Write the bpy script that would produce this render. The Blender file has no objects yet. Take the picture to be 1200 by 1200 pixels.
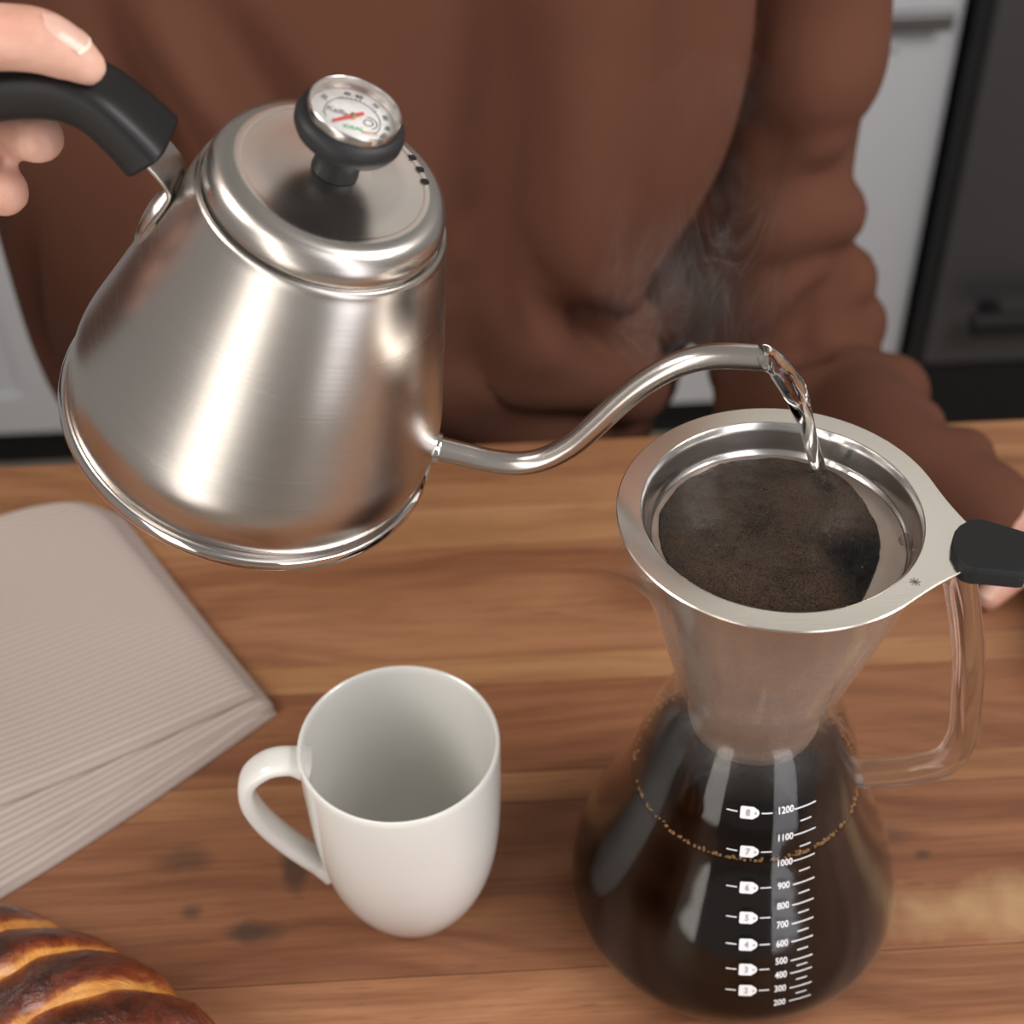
import bpy, bmesh, math, random
import numpy as np
from mathutils import Vector, Matrix, noise
from mathutils.bvhtree import BVHTree
random.seed(7)
PI = math.pi
S = bpy.context.scene
COL = S.collection

# ------------------------------------------------------------------ camera, world, lights, exposure
CAM_H = 0.6027; F_PX = 1765.37; PITCH = math.radians(42.495); ROLL = math.radians(-1.3204)
def make_camera():
    cd = bpy.data.cameras.new('camera'); c = bpy.data.objects.new('camera', cd); COL.objects.link(c)
    s, k = math.sin(ROLL), math.cos(ROLL); sp, cp = math.sin(PITCH), math.cos(PITCH)
    right = Vector((k, s*sp, s*cp)); up = Vector((-s, k*sp, k*cp)); back = right.cross(up)
    m = Matrix((right, up, back)).transposed().to_4x4(); m.translation = (0, 0, CAM_H)
    c.matrix_world = m
    cd.sensor_width = 36; cd.lens = F_PX/1200*36; cd.clip_start = 0.02
    cd.dof.use_dof = True; cd.dof.focus_distance = 0.545; cd.dof.aperture_fstop = 8.5
    S.camera = c
make_camera()
def area(name, loc, target, size, power, col, sy=None):
    l = bpy.data.lights.new(name, 'AREA'); l.energy = power; l.color = col; l.size = size
    if sy: l.shape = 'RECTANGLE'; l.size_y = sy
    o = bpy.data.objects.new(name, l); COL.objects.link(o); o.location = loc
    o.rotation_euler = (Vector(target)-Vector(loc)).to_track_quat('-Z', 'Y').to_euler()
    return o
w = bpy.data.worlds.new('room_light'); S.world = w; w.use_nodes = True
wn = w.node_tree.nodes; bg = wn['Background']
bg.inputs[0].default_value = (1.0, 0.95, 0.90, 1); bg.inputs[1].default_value = 0.27
area('softbox_front_left', (-0.76, -0.66, 0.42), (-0.05, 0.45, 0.25), 0.46, 8.0, (1, 0.93, 0.86), 1.8)
area('softbox_front_right', (0.62, -0.58, 0.36), (0.0, 0.45, 0.22), 0.46, 6.5, (0.97, 0.95, 1.0), 1.8)
area('key_lamp_right', (1.15, 0.10, 1.15), (0.02, 0.42, 0.05), 0.75, 20, (1, 0.96, 0.92))
area('key_lamp_left', (-1.15, 0.15, 1.10), (-0.02, 0.42, 0.05), 0.55, 11, (1, 0.94, 0.88))
area('filter_rim_fill', (0.52, 1.80, 1.58), (0.50, 1.70, 0), 0.75, 1.15, (1, 0.96, 0.88), 0.55)  # added overhead fill light, gives the steel filter rim its bright beige reflection
S.view_settings.view_transform = 'Standard'; S.view_settings.look = 'None'
S.view_settings.exposure = 0.08; S.view_settings.gamma = 1.0
S.view_settings.use_curve_mapping = False
S.cycles.max_bounces = 14; S.cycles.transparent_max_bounces = 24; S.cycles.transmission_bounces = 12
S.cycles.caustics_refractive = True; S.cycles.caustics_reflective = True
S.cycles.use_denoising = True

# ------------------------------------------------------------------ materials
class N:
    def __init__(s, name):
        s.m = bpy.data.materials.new(name); s.m.use_nodes = True; s.t = s.m.node_tree
        s.b = s.t.nodes['Principled BSDF']; s.out = s.t.nodes['Material Output']
    def n(s, typ, **kw):
        x = s.t.nodes.new(typ)
        for k, v in kw.items():
            if k in x.inputs.keys(): s.put(x.inputs[k], v)
            else: setattr(x, k, v)
        return x
    def put(s, sock, v):
        if isinstance(v, bpy.types.NodeSocket): s.t.links.new(v, sock)
        elif isinstance(v, tuple) and len(v) == 3 and sock.type == 'RGBA': sock.default_value = (*v, 1)
        else: sock.default_value = v
    def set(s, **kw):
        for k, v in kw.items(): s.put(s.b.inputs[k.replace('_', ' ')], v)
        return s
    def coord(s, scale=(1, 1, 1), loc=(0, 0, 0), rot=(0, 0, 0), src='Object'):
        tc = s.n('ShaderNodeTexCoord'); mp = s.n('ShaderNodeMapping')
        s.t.links.new(tc.outputs[src], mp.inputs['Vector'])
        mp.inputs['Scale'].default_value = scale; mp.inputs['Location'].default_value = loc; mp.inputs['Rotation'].default_value = rot
        return mp.outputs[0]
    def noise(s, vec, scale=5, detail=3, rough=.5, dist=0):
        x = s.n('ShaderNodeTexNoise'); s.t.links.new(vec, x.inputs['Vector'])
        x.inputs['Scale'].default_value = scale; x.inputs['Detail'].default_value = detail
        x.inputs['Roughness'].default_value = rough; x.inputs['Distortion'].default_value = dist
        return x.outputs['Fac']
    def ramp(s, fac, stops):
        x = s.n('ShaderNodeValToRGB'); s.t.links.new(fac, x.inputs[0]); e = x.color_ramp.elements
        while len(e) < len(stops): e.new(0.5)
        for k, (p, c) in enumerate(stops):
            e[k].position = p; e[k].color = (*c, 1) if isinstance(c, tuple) else (c, c, c, 1)
        return x.outputs[0]
    def mix(s, fac, a, b, mode='MIX'):
        x = s.n('ShaderNodeMix', data_type='RGBA', blend_type=mode)
        s.put(x.inputs[0], fac); s.put(x.inputs[6], a); s.put(x.inputs[7], b)
        return x.outputs[2]
    def math(s, op, a, b=0.0, clamp=False):
        x = s.n('ShaderNodeMath', operation=op, use_clamp=clamp); s.put(x.inputs[0], a); s.put(x.inputs[1], b)
        return x.outputs[0]
    def bump(s, h, strength=.2, dist=.001):
        x = s.n('ShaderNodeBump'); s.t.links.new(h, x.inputs['Height'])
        x.inputs['Strength'].default_value = strength; x.inputs['Distance'].default_value = dist
        return x.outputs[0]
def plain(name, col, rough=.5, metal=0, **kw):
    return N(name).set(Base_Color=col, Roughness=rough, Metallic=metal, **kw).m

def steel(name, col=(.60, .565, .53), rough=.24, aniso=.75, grain=(4, 4, 900), bump=.06):
    n = N(name); c = n.coord(grain)
    g = n.noise(c, 1, 3, .6)
    tan = n.n('ShaderNodeTangent', direction_type='RADIAL', axis='Z')
    n.set(Base_Color=n.mix(g, col, tuple(v*.93 for v in col)), Metallic=1.0, Roughness=n.math('MULTIPLY_ADD', g, .08),
          Anisotropic=aniso, Tangent=tan.outputs[0])
    n.b.inputs['Roughness'].links[0].from_node.inputs[2].default_value = rough-.04
    n.set(Normal=n.bump(g, bump, .0004))
    return n.m
M = {}
M['kettle_steel'] = steel('brushed_kettle_steel', rough=.26, aniso=.7, bump=.03)
M['lid_steel'] = steel('brushed_lid_steel', rough=.27, aniso=.5)
M['tube_steel'] = N('satin_tube_steel').set(Base_Color=(.62, .58, .545), Metallic=1.0, Roughness=.24).m
M['polished'] = N('polished_steel').set(Base_Color=(.66, .63, .61), Metallic=1.0, Roughness=.09).m
def brushed_flat():
    n = N('brushed_rim_steel'); g = n.noise(n.coord((60, 1600, 60), rot=(0, 0, .4)), 1, 2)
    return n.set(Base_Color=(.60, .57, .52), Metallic=1.0, Roughness=.22, Normal=n.bump(g, .05, .0003)).m
M['rim_steel'] = brushed_flat()
def black_plastic(name, col, rough, sc):
    n = N(name); g = n.noise(n.coord(), sc, 2)
    return n.set(Base_Color=tuple(c*.6 for c in col), Roughness=rough, Specular_IOR_Level=.32, Normal=n.bump(g, .25, .0002)).m
M['black_grip'] = black_plastic('matte_black_textured_plastic', (.018, .018, .019), .42, 2200)
M['knob'] = black_plastic('soft_black_plastic', (.028, .028, .030), .5, 900)
M['silicone'] = black_plastic('black_silicone', (.015, .016, .017), .55, 1500)
M['dark_hole'] = plain('dark_inside', (.004, .004, .004), .8)
M['ceramic'] = N('white_glazed_ceramic').set(Base_Color=(.76, .76, .725), Roughness=.16, Coat_Weight=.4, Coat_Roughness=.08).m
M['white_print'] = plain('white_printed_enamel', (.80, .81, .84), .4)
M['grey_print'] = plain('grey_print', (.30, .31, .34), .5)

def clear_glass(name, rough=0.0, tint=(.985, .985, .98)):
    """thin walled clear glass: fresnel mirror over straight transmission"""
    n = N(name); t = n.t
    tr = n.n('ShaderNodeBsdfTransparent', Color=tint); gl = n.n('ShaderNodeBsdfGlossy', Color=(1, 1, 1), Roughness=rough)
    ge = n.n('ShaderNodeNewGeometry'); dt = n.n('ShaderNodeVectorMath', operation='DOT_PRODUCT')
    t.links.new(ge.outputs['Incoming'], dt.inputs[0]); t.links.new(ge.outputs['Normal'], dt.inputs[1])
    g5 = n.math('POWER', n.math('SUBTRACT', 1.0, n.math('ABSOLUTE', dt.outputs['Value'])), 5.0)
    fr = n.math('ADD', n.math('MULTIPLY', g5, .975), .022, True)   # Schlick reflectance, same from both sides of a thin wall
    mx = n.n('ShaderNodeMixShader'); t.links.new(fr, mx.inputs[0]); t.links.new(tr.outputs[0], mx.inputs[1]); t.links.new(gl.outputs[0], mx.inputs[2])
    return n, mx
def carafe_glass():
    n, mx = clear_glass('clear_carafe_glass', .07)
    # condensation: droplets and mist on the inside of the funnel and the shoulder
    tc = n.n('ShaderNodeTexCoord'); sx = n.n('ShaderNodeSeparateXYZ'); n.t.links.new(tc.outputs['Object'], sx.inputs[0])
    hz = n.n('ShaderNodeMapRange', clamp=True); n.t.links.new(sx.outputs[2], hz.inputs[0])
    hz.inputs[1].default_value = .118; hz.inputs[2].default_value = .165; hz.inputs[3].default_value = 0.0; hz.inputs[4].default_value = 1
    mist = n.ramp(n.noise(n.coord((1, 1, .45)), 90, 4, .6, .6), [(.35, .15), (.75, .55)])
    v = n.n('ShaderNodeTexVoronoi', feature='F1'); n.t.links.new(n.coord(), v.inputs['Vector']); v.inputs['Scale'].default_value = 650
    drops = n.ramp(v.outputs['Distance'], [(.18, 1.0), (.42, 0.0)])
    top = n.n('ShaderNodeMapRange', clamp=True); n.t.links.new(sx.outputs[2], top.inputs[0])
    top.inputs[1].default_value = .228; top.inputs[2].default_value = .205; top.inputs[3].default_value = .0; top.inputs[4].default_value = 1
    mist = n.math('MULTIPLY', mist, top.outputs[0])
    f = n.math('MULTIPLY', n.math('ADD', n.math('MULTIPLY', mist, .42), n.math('MULTIPLY', n.math('MULTIPLY', drops, top.outputs[0]), .20)), hz.outputs[0], True)
    df = n.n('ShaderNodeBsdfTranslucent', Color=(.85, .80, .76)); d2 = n.n('ShaderNodeBsdfGlossy', Color=(.8, .78, .76), Roughness=.35)
    m3 = n.n('ShaderNodeMixShader'); m3.inputs[0].default_value = .45
    n.t.links.new(df.outputs[0], m3.inputs[1]); n.t.links.new(d2.outputs[0], m3.inputs[2])
    m2 = n.n('ShaderNodeMixShader'); n.t.links.new(f, m2.inputs[0]); n.t.links.new(mx.outputs[0], m2.inputs[1]); n.t.links.new(m3.outputs[0], m2.inputs[2])
    n.t.links.new(m2.outputs[0], n.out.inputs['Surface'])
    return n.m
M['glass'] = carafe_glass()
_n, _mx = clear_glass('clear_lens_glass', .01); _n.t.links.new(_mx.outputs[0], _n.out.inputs['Surface']); M['lens'] = _n.m
M['solid_glass'] = N('solid_clear_glass').set(Base_Color=(.98, .98, .98), Roughness=.02, Transmission_Weight=1.0, IOR=1.42).m
M['water'] = N('clear_hot_water').set(Base_Color=(1, 1, 1), Roughness=0.0, Transmission_Weight=1.0, IOR=1.33).m
M['coffee'] = N('black_coffee').set(Base_Color=(.0035, .0015, .0009), Roughness=.12, Specular_IOR_Level=.12).m

def grounds_mat():
    n = N('wet_coffee_grounds'); a = n.noise(n.coord(), 60, 6, .7); b = n.noise(n.coord(), 1300, 5, .8)
    v = n.n('ShaderNodeTexVoronoi'); n.t.links.new(n.coord(), v.inputs['Vector']); v.inputs['Scale'].default_value = 1700
    at = n.n('ShaderNodeAttribute', attribute_name='foam')
    foam = n.math('MULTIPLY', at.outputs['Fac'], n.ramp(a, [(.3, .35), (.7, 1.0)]))
    bub = n.ramp(v.outputs['Distance'], [(.12, 1.0), (.5, 0.0)])
    fine = n.mix(n.math('MULTIPLY', n.ramp(b, [(.38, 0.0), (.62, 1.0)]), n.math('MULTIPLY_ADD', bub, .8), True), (.008, .0045, .003), (.20, .112, .060))
    n.set(Base_Color=n.mix(foam, (.004, .003, .0025), fine), Roughness=n.mix(foam, (.20, .20, .20), n.mix(n.ramp(b, [(.42, .0), (.52, 1.)]), (.30, .30, .30), (.75, .75, .75))), Specular_IOR_Level=.32,
          Normal=n.bump(n.math('ADD', n.math('MULTIPLY', v.outputs['Distance'], .7), b), .9, .0016))
    return n.m
M['grounds'] = grounds_mat()

def wood(name, c_dark, c_mid, c_light, seed, light_bias=0.0):
    n = N(name)
    v = n.coord((1, 1, 1), loc=(seed*3.17, seed*1.31, 0))
    warp = n.noise(n.coord((2.2, 7, 2), loc=(seed*2.1, seed, 0)), 1.6, 2)
    sx = n.n('ShaderNodeSeparateXYZ'); n.t.links.new(v, sx.inputs[0])
    cx = n.n('ShaderNodeCombineXYZ'); n.put(cx.inputs[0], n.math('MULTIPLY', sx.outputs[0], 1.6))
    yy = n.math('ADD', n.math('MULTIPLY', sx.outputs[1], 26.0), n.math('MULTIPLY', warp, 3.2)); n.put(cx.inputs[1], yy)
    rings = n.noise(cx.outputs[0], 1.6, 4, .6, .25)
    fine = n.noise(n.coord((9, 420, 60), loc=(seed, 0, 0)), 1, 3, .7)
    pores = n.noise(n.coord((40, 900, 200), loc=(0, seed, 0)), 1, 2, .6)
    blotch = n.noise(n.coord((3.5, 9, 3), loc=(seed*5, 0, 0)), 1.3, 3, .55)
    c = n.ramp(rings, [(.28, c_dark), (.50+light_bias, c_mid), (.74, c_light)])
    c = n.mix(n.ramp(blotch, [(.35, .0), (.75, .55)]), c, n.mix(1.0, c, (.72, .60, .50), 'MULTIPLY'))
    c = n.mix(n.ramp(fine, [(.35, .42), (.62, .0)]), c, n.mix(1.0, c, (.55, .45, .38), 'MULTIPLY'))
    c = n.mix(n.ramp(pores, [(.28, .5), (.40, .0)]), c, (.07, .028, .014))
    return n, c
def finish_wood(n, c):
    g = n.noise(n.coord((14, 420, 60)), 1, 3, .7)
    n.set(Base_Color=c, Roughness=n.ramp(g, [(.3, .42), (.7, .56)]), Specular_IOR_Level=.35, Normal=n.bump(g, .10, .0005))
    return n.m

# ------------------------------------------------------------------ object helpers
def link(o, parent=None, **props):
    COL.objects.link(o)
    if parent is not None: o.parent = parent
    for k, v in props.items(): o[k] = v
    return o
def empty(name, loc=(0, 0, 0), label=None, cat=None, matrix=None):
    o = bpy.data.objects.new(name, None); link(o); o.empty_display_size = .02
    if matrix is not None: o.matrix_world = matrix
    else: o.location = loc
    if label: o['label'] = label; o['category'] = cat
    return o
def mesh(name, verts, faces, mat=None, parent=None, smooth=True, **props):
    me = bpy.data.meshes.new(name)
    me.from_pydata([tuple(v) for v in verts], [], faces); me.update()
    if mat: me.materials.append(mat)
    if smooth: me.polygons.foreach_set('use_smooth', [True]*len(me.polygons))
    return link(bpy.data.objects.new(name, me), parent, **props)
def sharp(o, deg=35):
    bm = bmesh.new(); bm.from_mesh(o.data); bmesh.ops.recalc_face_normals(bm, faces=bm.faces)
    for e in bm.edges:
        if len(e.link_faces) == 2 and e.calc_face_angle(0) > math.radians(deg): e.smooth = False
    bm.to_mesh(o.data); bm.free(); return o
def lathe_data(prof, seg=96, closed=False):
    V, F = [], []; n = len(prof)
    for r, z in prof:
        for k in range(seg):
            a = 2*PI*k/seg; V.append((r*math.cos(a), r*math.sin(a), z))
    for i in range(n if closed else n-1):
        j = (i+1) % n
        for k in range(seg):
            l = (k+1) % seg; F.append((i*seg+k, i*seg+l, j*seg+l, j*seg+k))
    if not closed:
        F.append(tuple(range(seg))[::-1]); F.append(tuple((n-1)*seg+k for k in range(seg)))
    return V, F
def lathe(name, prof, mat, parent=None, seg=96, closed=False, **props):
    V, F = lathe_data(prof, seg, closed); return sharp(mesh(name, V, F, mat, parent, **props))
def spline(pts, n):
    """Catmull-Rom through pts (any dimension)"""
    P = np.array(pts, float); P = np.vstack([2*P[0]-P[1], P, 2*P[-1]-P[-2]]); out = []
    m = len(P)-3
    for t in np.linspace(0, m-1e-9, n):
        i = int(t); u = t-i; a, b, c, d = P[i:i+4]
        out.append(.5*((2*b)+(-a+c)*u+(2*a-5*b+4*c-d)*u*u+(-a+3*b-3*c+d)*u**3))
    return np.array(out)
def tube_data(pts, rads, seg=20, ref=None, section=None, flat_ends=False):
    """sweep; rads scalar, list or list of (a,b); section(theta)->(x,y)"""
    P = np.array(pts, float); n = len(P)
    if np.isscalar(rads): rads = [rads]*n
    T = np.gradient(P, axis=0); T /= np.linalg.norm(T, axis=1)[:, None]
    u = np.array(ref if ref is not None else (0, 0, 1), float)
    if abs(u@T[0]) > .95: u = np.array((1., 0, 0))
    V, F = [], []
    for i in range(n):
        u = u-T[i]*(u@T[i]) if ref is None or i == 0 else np.array(ref, float)-T[i]*(np.array(ref, float)@T[i])
        u = u/np.linalg.norm(u); v = np.cross(T[i], u)
        ra, rb = rads[i] if np.ndim(rads[i]) else (rads[i], rads[i])
        for k in range(seg):
            a = 2*PI*k/seg; cx, cy = section(a) if section else (math.cos(a), math.sin(a))
            V.append(P[i]+u*ra*cx+v*rb*cy)
    for i in range(n-1):
        for k in range(seg):
            l = (k+1) % seg; F.append((i*seg+k, i*seg+l, (i+1)*seg+l, (i+1)*seg+k))
    F.append(tuple(range(seg))[::-1]); F.append(tuple((n-1)*seg+k for k in range(seg)))
    return V, F
def tube(name, pts, rads, mat, parent=None, **kw):
    props = kw.pop('props', {}); V, F = tube_data(pts, rads, **kw)
    return sharp(mesh(name, V, F, mat, parent, **props), 50)
def box_data(x0, x1, y0, y1, z0, z1):
    V = [(x, y, z) for x in (x0, x1) for y in (y0, y1) for z in (z0, z1)]
    return V, [(0, 1, 3, 2), (4, 6, 7, 5), (0, 4, 5, 1), (2, 3, 7, 6), (0, 2, 6, 4), (1, 5, 7, 3)]
def box(name, ext, mat, parent=None, bev=0.0, **props):
    V, F = box_data(*ext); o = mesh(name, V, F, mat, parent, smooth=False, **props)
    if bev:
        bm = bmesh.new(); bm.from_mesh(o.data)
        bmesh.ops.bevel(bm, geom=list(bm.edges), offset=bev, segments=2, affect='EDGES', profile=.5)
        bmesh.ops.recalc_face_normals(bm, faces=bm.faces); bm.to_mesh(o.data); bm.free()
    return o
def join_data(lst):
    V, F = [], []
    for v, f in lst:
        b = len(V); V += [tuple(x) for x in v]; F += [tuple(i+b for i in q) for q in f]
    return V, F
def superell(p):
    def s(a):
        c, t = math.cos(a), math.sin(a)
        return (math.copysign(abs(c)**(2/p), c), math.copysign(abs(t)**(2/p), t))
    return s
def ball_data(c, r, seg=16, rings=10):
    V, F = [], []
    r = r if np.ndim(r) else (r, r, r)
    for i in range(rings+1):
        t = PI*(i+.02)/(rings+.04)
        for k in range(seg):
            a = 2*PI*k/seg; V.append((c[0]+r[0]*math.sin(t)*math.cos(a), c[1]+r[1]*math.sin(t)*math.sin(a), c[2]+r[2]*math.cos(t)))
    for i in range(rings):
        for k in range(seg):
            l = (k+1) % seg; F.append((i*seg+k, (i+1)*seg+k, (i+1)*seg+l, i*seg+l))
    F.append(tuple(range(seg))); F.append(tuple(rings*seg+k for k in range(seg))[::-1])
    return V, F
def capsule_chain(pts, rads, seg=16, n=None):
    """tapered limb with round ends: swept tube plus end balls"""
    n = n or max(8, 6*len(pts))
    Q = spline([(*p, *(r if np.ndim(r) else (r, r))) for p, r in zip(pts, rads)], n)
    out = [tube_data(Q[:, :3], [tuple(q[3:5]) for q in Q], seg=seg)]
    for q in (Q[0], Q[-1]): out.append(ball_data(q[:3], float(min(q[3], q[4]))*.99, seg, 8))
    return out
def remeshed(name, pieces, voxel, smooth_it, mat, parent=None, **props):
    V, F = join_data(pieces); o = mesh(name, V, F, None, None)
    bm = bmesh.new(); bm.from_mesh(o.data); bmesh.ops.recalc_face_normals(bm, faces=bm.faces); bm.to_mesh(o.data); bm.free()
    md = o.modifiers.new('r', 'REMESH'); md.mode = 'VOXEL'; md.voxel_size = voxel; md.use_smooth_shade = True
    if smooth_it:
        sm = o.modifiers.new('s', 'SMOOTH'); sm.iterations = smooth_it; sm.factor = .5
    dg = bpy.context.evaluated_depsgraph_get(); me = bpy.data.meshes.new_from_object(o.evaluated_get(dg))
    old = o.data; o.modifiers.clear(); o.data = me; bpy.data.meshes.remove(old); me.name = name
    me.materials.clear(); me.materials.append(mat)
    me.polygons.foreach_set('use_smooth', [True]*len(me.polygons))
    if parent is not None: o.parent = parent
    for k, v in props.items(): o[k] = v
    return o
def co_get(o):
    a = np.empty(len(o.data.vertices)*3); o.data.vertices.foreach_get('co', a); return a.reshape(-1, 3)
def co_set(o, a):
    o.data.vertices.foreach_set('co', a.ravel()); o.data.update()
def nrm_get(o):
    a = np.empty(len(o.data.vertices)*3); o.data.vertices.foreach_get('normal', a); return a.reshape(-1, 3)
def seg_dist(P, L):
    """distance of points to a polyline and parameter along it"""
    best = np.full(len(P), 1e9); par = np.zeros(len(P)); off = np.zeros_like(P)
    for i in range(len(L)-1):
        a, b = L[i], L[i+1]; v = b-a; t = np.clip(((P-a)@v)/(v@v), 0, 1); q = a+t[:, None]*v; d = np.linalg.norm(P-q, axis=1)
        m = d < best; best[m] = d[m]; par[m] = (i+t[m])/(len(L)-1)
    return best, par

# ------------------------------------------------------------------ the kitchen behind
YAW = math.radians(2.1)
SET = Matrix.Rotation(YAW, 4, 'Z')
M['floor'] = finish_wood(*wood('pale_floor_wood', (.42, .38, .33), (.50, .46, .41), (.56, .52, .47), 3))
M['wall'] = plain('painted_wall', (.55, .54, .53), .8)
M['cabinet'] = plain('white_cabinet_paint', (.74, .75, .79), .45)
M['toe'] = plain('black_toe_kick', (.008, .008, .009), .6)
M['navy'] = plain('dark_denim', (.012, .014, .022), .9)
M['steel_dark'] = N('dark_appliance_steel').set(Base_Color=(.12, .115, .12), Metallic=.5, Roughness=.38).m
M['handle_grey'] = N('grey_bar_handle').set(Base_Color=(.28, .28, .28), Metallic=.8, Roughness=.35).m
def structure(o): o['kind'] = 'structure'; o.matrix_world = SET; return o
structure(box('floor', (-2.0, 2.2, -2.2, 2.35, -.95, -.90), M['floor']))
structure(box('wall_back', (-2.0, 2.2, 2.35, 2.42, -.90, 1.6), M['wall']))
def shaker_cabinet(x0, x1, yf, label, handles, zd=.650):
    t = empty('base_cabinet', (0, 0, 0), label, 'cabinet'); t.matrix_world = SET @ Matrix.Translation((x0, yf, -.9)); W = x1-x0
    box('carcass', (0, W, .022, .58, .10, .90), M['cabinet'], t, .002)
    box('toe_kick', (.002, W-.002, .07, .56, 0, .10), M['toe'], t)
    box('countertop', (0.001, W-.001, -.02, .60, .90, .93), M['handle_grey'], t, .003)
    def shaker(name, a, b, z0, z1, fr=.075):
        V = [box_data(a+fr*.9, b-fr*.9, .008, .02, z0+fr*.9, z1-fr*.9)]
        for e in ((a, a+fr, z0, z1), (b-fr, b, z0, z1)): V.append(box_data(e[0], e[1], 0, .02, e[2], e[3]))
        for e in ((z0, z0+fr), (z1-fr, z1)): V.append(box_data(a+fr, b-fr, 0, .0198, e[0], e[1]))
        v, f = join_data(V); return mesh(name, v, f, M['cabinet'], t, smooth=False)
    d = shaker('door', .004, W-.004, .115, zd, .065)
    r = shaker('drawer', .004, W-.004, zd+.006, .885, .05)
    if handles:
        box('handle', (W-.13, W+.05, -.03, -.018, .690, .716), M['handle_grey'], r, .004)
        box('filler_strip', (W-.0035, W+.070, .004, .02, .115, .885), M['cabinet'], t, .001)
    return t
shaker_cabinet(-1.30, -.56, 1.735, 'white shaker base cabinet behind the hand holding the kettle, at the left', False)
shaker_cabinet(-.555, .045, 1.735, 'white shaker base cabinet hidden behind the brown sweatshirt', False)
shaker_cabinet(.05, .560, 1.735, 'white shaker base cabinet between the sleeve and the black appliance', True)
def appliance():
    t = empty('dishwasher', (0, 0, 0), 'dark stainless kitchen appliance with a black bar handle at the right edge', 'appliance')
    t.matrix_world = SET @ Matrix.Translation((.640, 1.70, -.9))
    box('carcass', (0, .60, .03, .58, .0, .895), M['toe'], t)
    box('door', (.012, .588, 0, .03, .19, .885), M['steel_dark'], t, .006)
    box('side_trim', (0, .011, -.002, .03, .17, .893), M['toe'], t, .002)
    h = tube('handle', [(.055, -.045, .29), (.30, -.047, .29), (.545, -.045, .29)], [(.019, .012)]*3, M['toe'], t, ref=(0, 0, 1), seg=16)
    for x in (.08, .52): box('handle_post', (x, x+.02, -.045, 0.0, .28, .30), M['toe'], t)
    box('kick_plate', (.012, .588, .012, .03, .0, .18), M['toe'], t)
appliance()

# ------------------------------------------------------------------ the wooden table
def table():
    t = empty('wooden_table', (0, 0, 0), 'walnut and cherry butcher block table top under the coffee things', 'table')
    t.matrix_world = SET @ Matrix.Translation((0, 0, -.9))
    red = ((.185, .075, .036), (.315, .145, .072), (.41, .205, .105))
    org = ((.22, .098, .045), (.35, .172, .082), (.45, .240, .120))
    lgt = ((.27, .130, .060), (.40, .210, .100), (.49, .28, .14))
    drk = ((.155, .060, .030), (.275, .120, .060), (.37, .175, .088))
    rows = [(.7208, .664, org, 1), (.664, .631, lgt, 2), (.631, .5435, red, 3), (.5435, .524, lgt, 4), (.524, .466, drk, 5), (.466, .447, org, 10),
            (.447, .356, drk, 6), (.356, .272, red, 7), (.272, .17, org, 8)]
    for k, (y1, y0, pal, seed) in enumerate(rows):
        n, c = wood('plank_wood_%d' % seed, *pal, seed)
        if seed == 6:   # dark mineral stains and a pale sapwood corner, marks of the board itself
            tc = n.coord()
            def blob(cx, cy, rx, ry, soft=.6):
                vm = n.coord((1/rx, 1/ry, 0), loc=(-cx/rx, -cy/ry, 0))
                ln = n.n('ShaderNodeVectorMath', operation='LENGTH')
                wob = n.noise(n.coord((60, 60, 1)), 1, 3)
                n.t.links.new(vm, ln.inputs[0])
                return n.ramp(n.math('ADD', ln.outputs['Value'], n.math('MULTIPLY', n.math('SUBTRACT', wob, .5), 1.0)), [(.35, 1.0), (1.0, 0.0)])
            for (cx, cy, rx, ry, a) in ((-.109, .383, .017, .008, .80), (-.091, .416, .008, .018, .75), (-.145, .424, .017, .010, .5), (-.138, .395, .007, .006, .6), (.205, .405, .006, .004, .7), (.185, .417, .03, .01, .4), (.10, .43, .05, .006, .3)):
                c = n.mix(n.math('MULTIPLY', blob(cx, cy, rx, ry), a), c, (.055, .035, .026))
            c = n.mix(n.math('MULTIPLY', blob(.275, .374, .13, .020), .8), c, (.44, .28, .14))
        m = finish_wood(n, c)
        p = box('plank', (-1.05, 1.05, y0+.00018, y1-.00018, .866+(k % 3)*.00004, .90-(k % 3)*.00006 if k % 3 else .90), m, t, .0005)
    fr = plain('island_panel_paint', (.42, .42, .43), .5)
    box('apron', (-1.0, 1.0, .20, .67, .10, .866), fr, t)
    box('plinth', (-.97, .97, .23, .62, .0, .10), M['toe'], t)
table()

# ------------------------------------------------------------------ mug
def mug():
    t = empty('coffee_mug', (-.0495, .3994, 0), 'empty white ceramic coffee mug with a loop handle', 'mug')
    out = [(.0255, 0), (.0268, .0015), (.0300, .0075), (.0338, .016), (.0372, .027), (.0398, .042), (.0413, .060), (.0420, .080), (.0424, .098), (.0424, .1076)]
    o2 = spline(out, 40); lip = [(.0420, .1088), (.0413, .1091), (.0406, .1086)]
    inn = [(.0402, .107), (.0401, .098), (.0397, .080), (.0390, .060), (.0374, .042), (.0347, .027), (.0305, .0155), (.024, .009), (.012, .0065), (.001, .006)]
    prof = [(.001, .0018), (.022, .0018), (.0235, 0)] + [tuple(a) for a in o2] + lip + [tuple(a) for a in spline(inn, 40)]
    b = lathe('body', prof, M['ceramic'], t, 128)
    P = [(-.0385, 0.0, .0985), (-.047, 0, .1015), (-.056, 0, .1000), (-.0645, 0, .0915), (-.0665, 0, .0785), (-.0620, 0, .0620), (-.0530, 0, .0450), (-.0440, 0, .0320), (-.0365, 0, .0235)]
    Q = spline(P, 60); r = []
    for i in range(60):
        k = i/59; e = max(0, 1-min(k, 1-k)/.10); r.append((.0036+.0016*e, .0072+.0016*e))
    h = tube('handle', Q, r, M['ceramic'], t, seg=24, section=superell(2.6))
    return t
mug().rotation_euler = (0, 0, math.radians(4))

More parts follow.
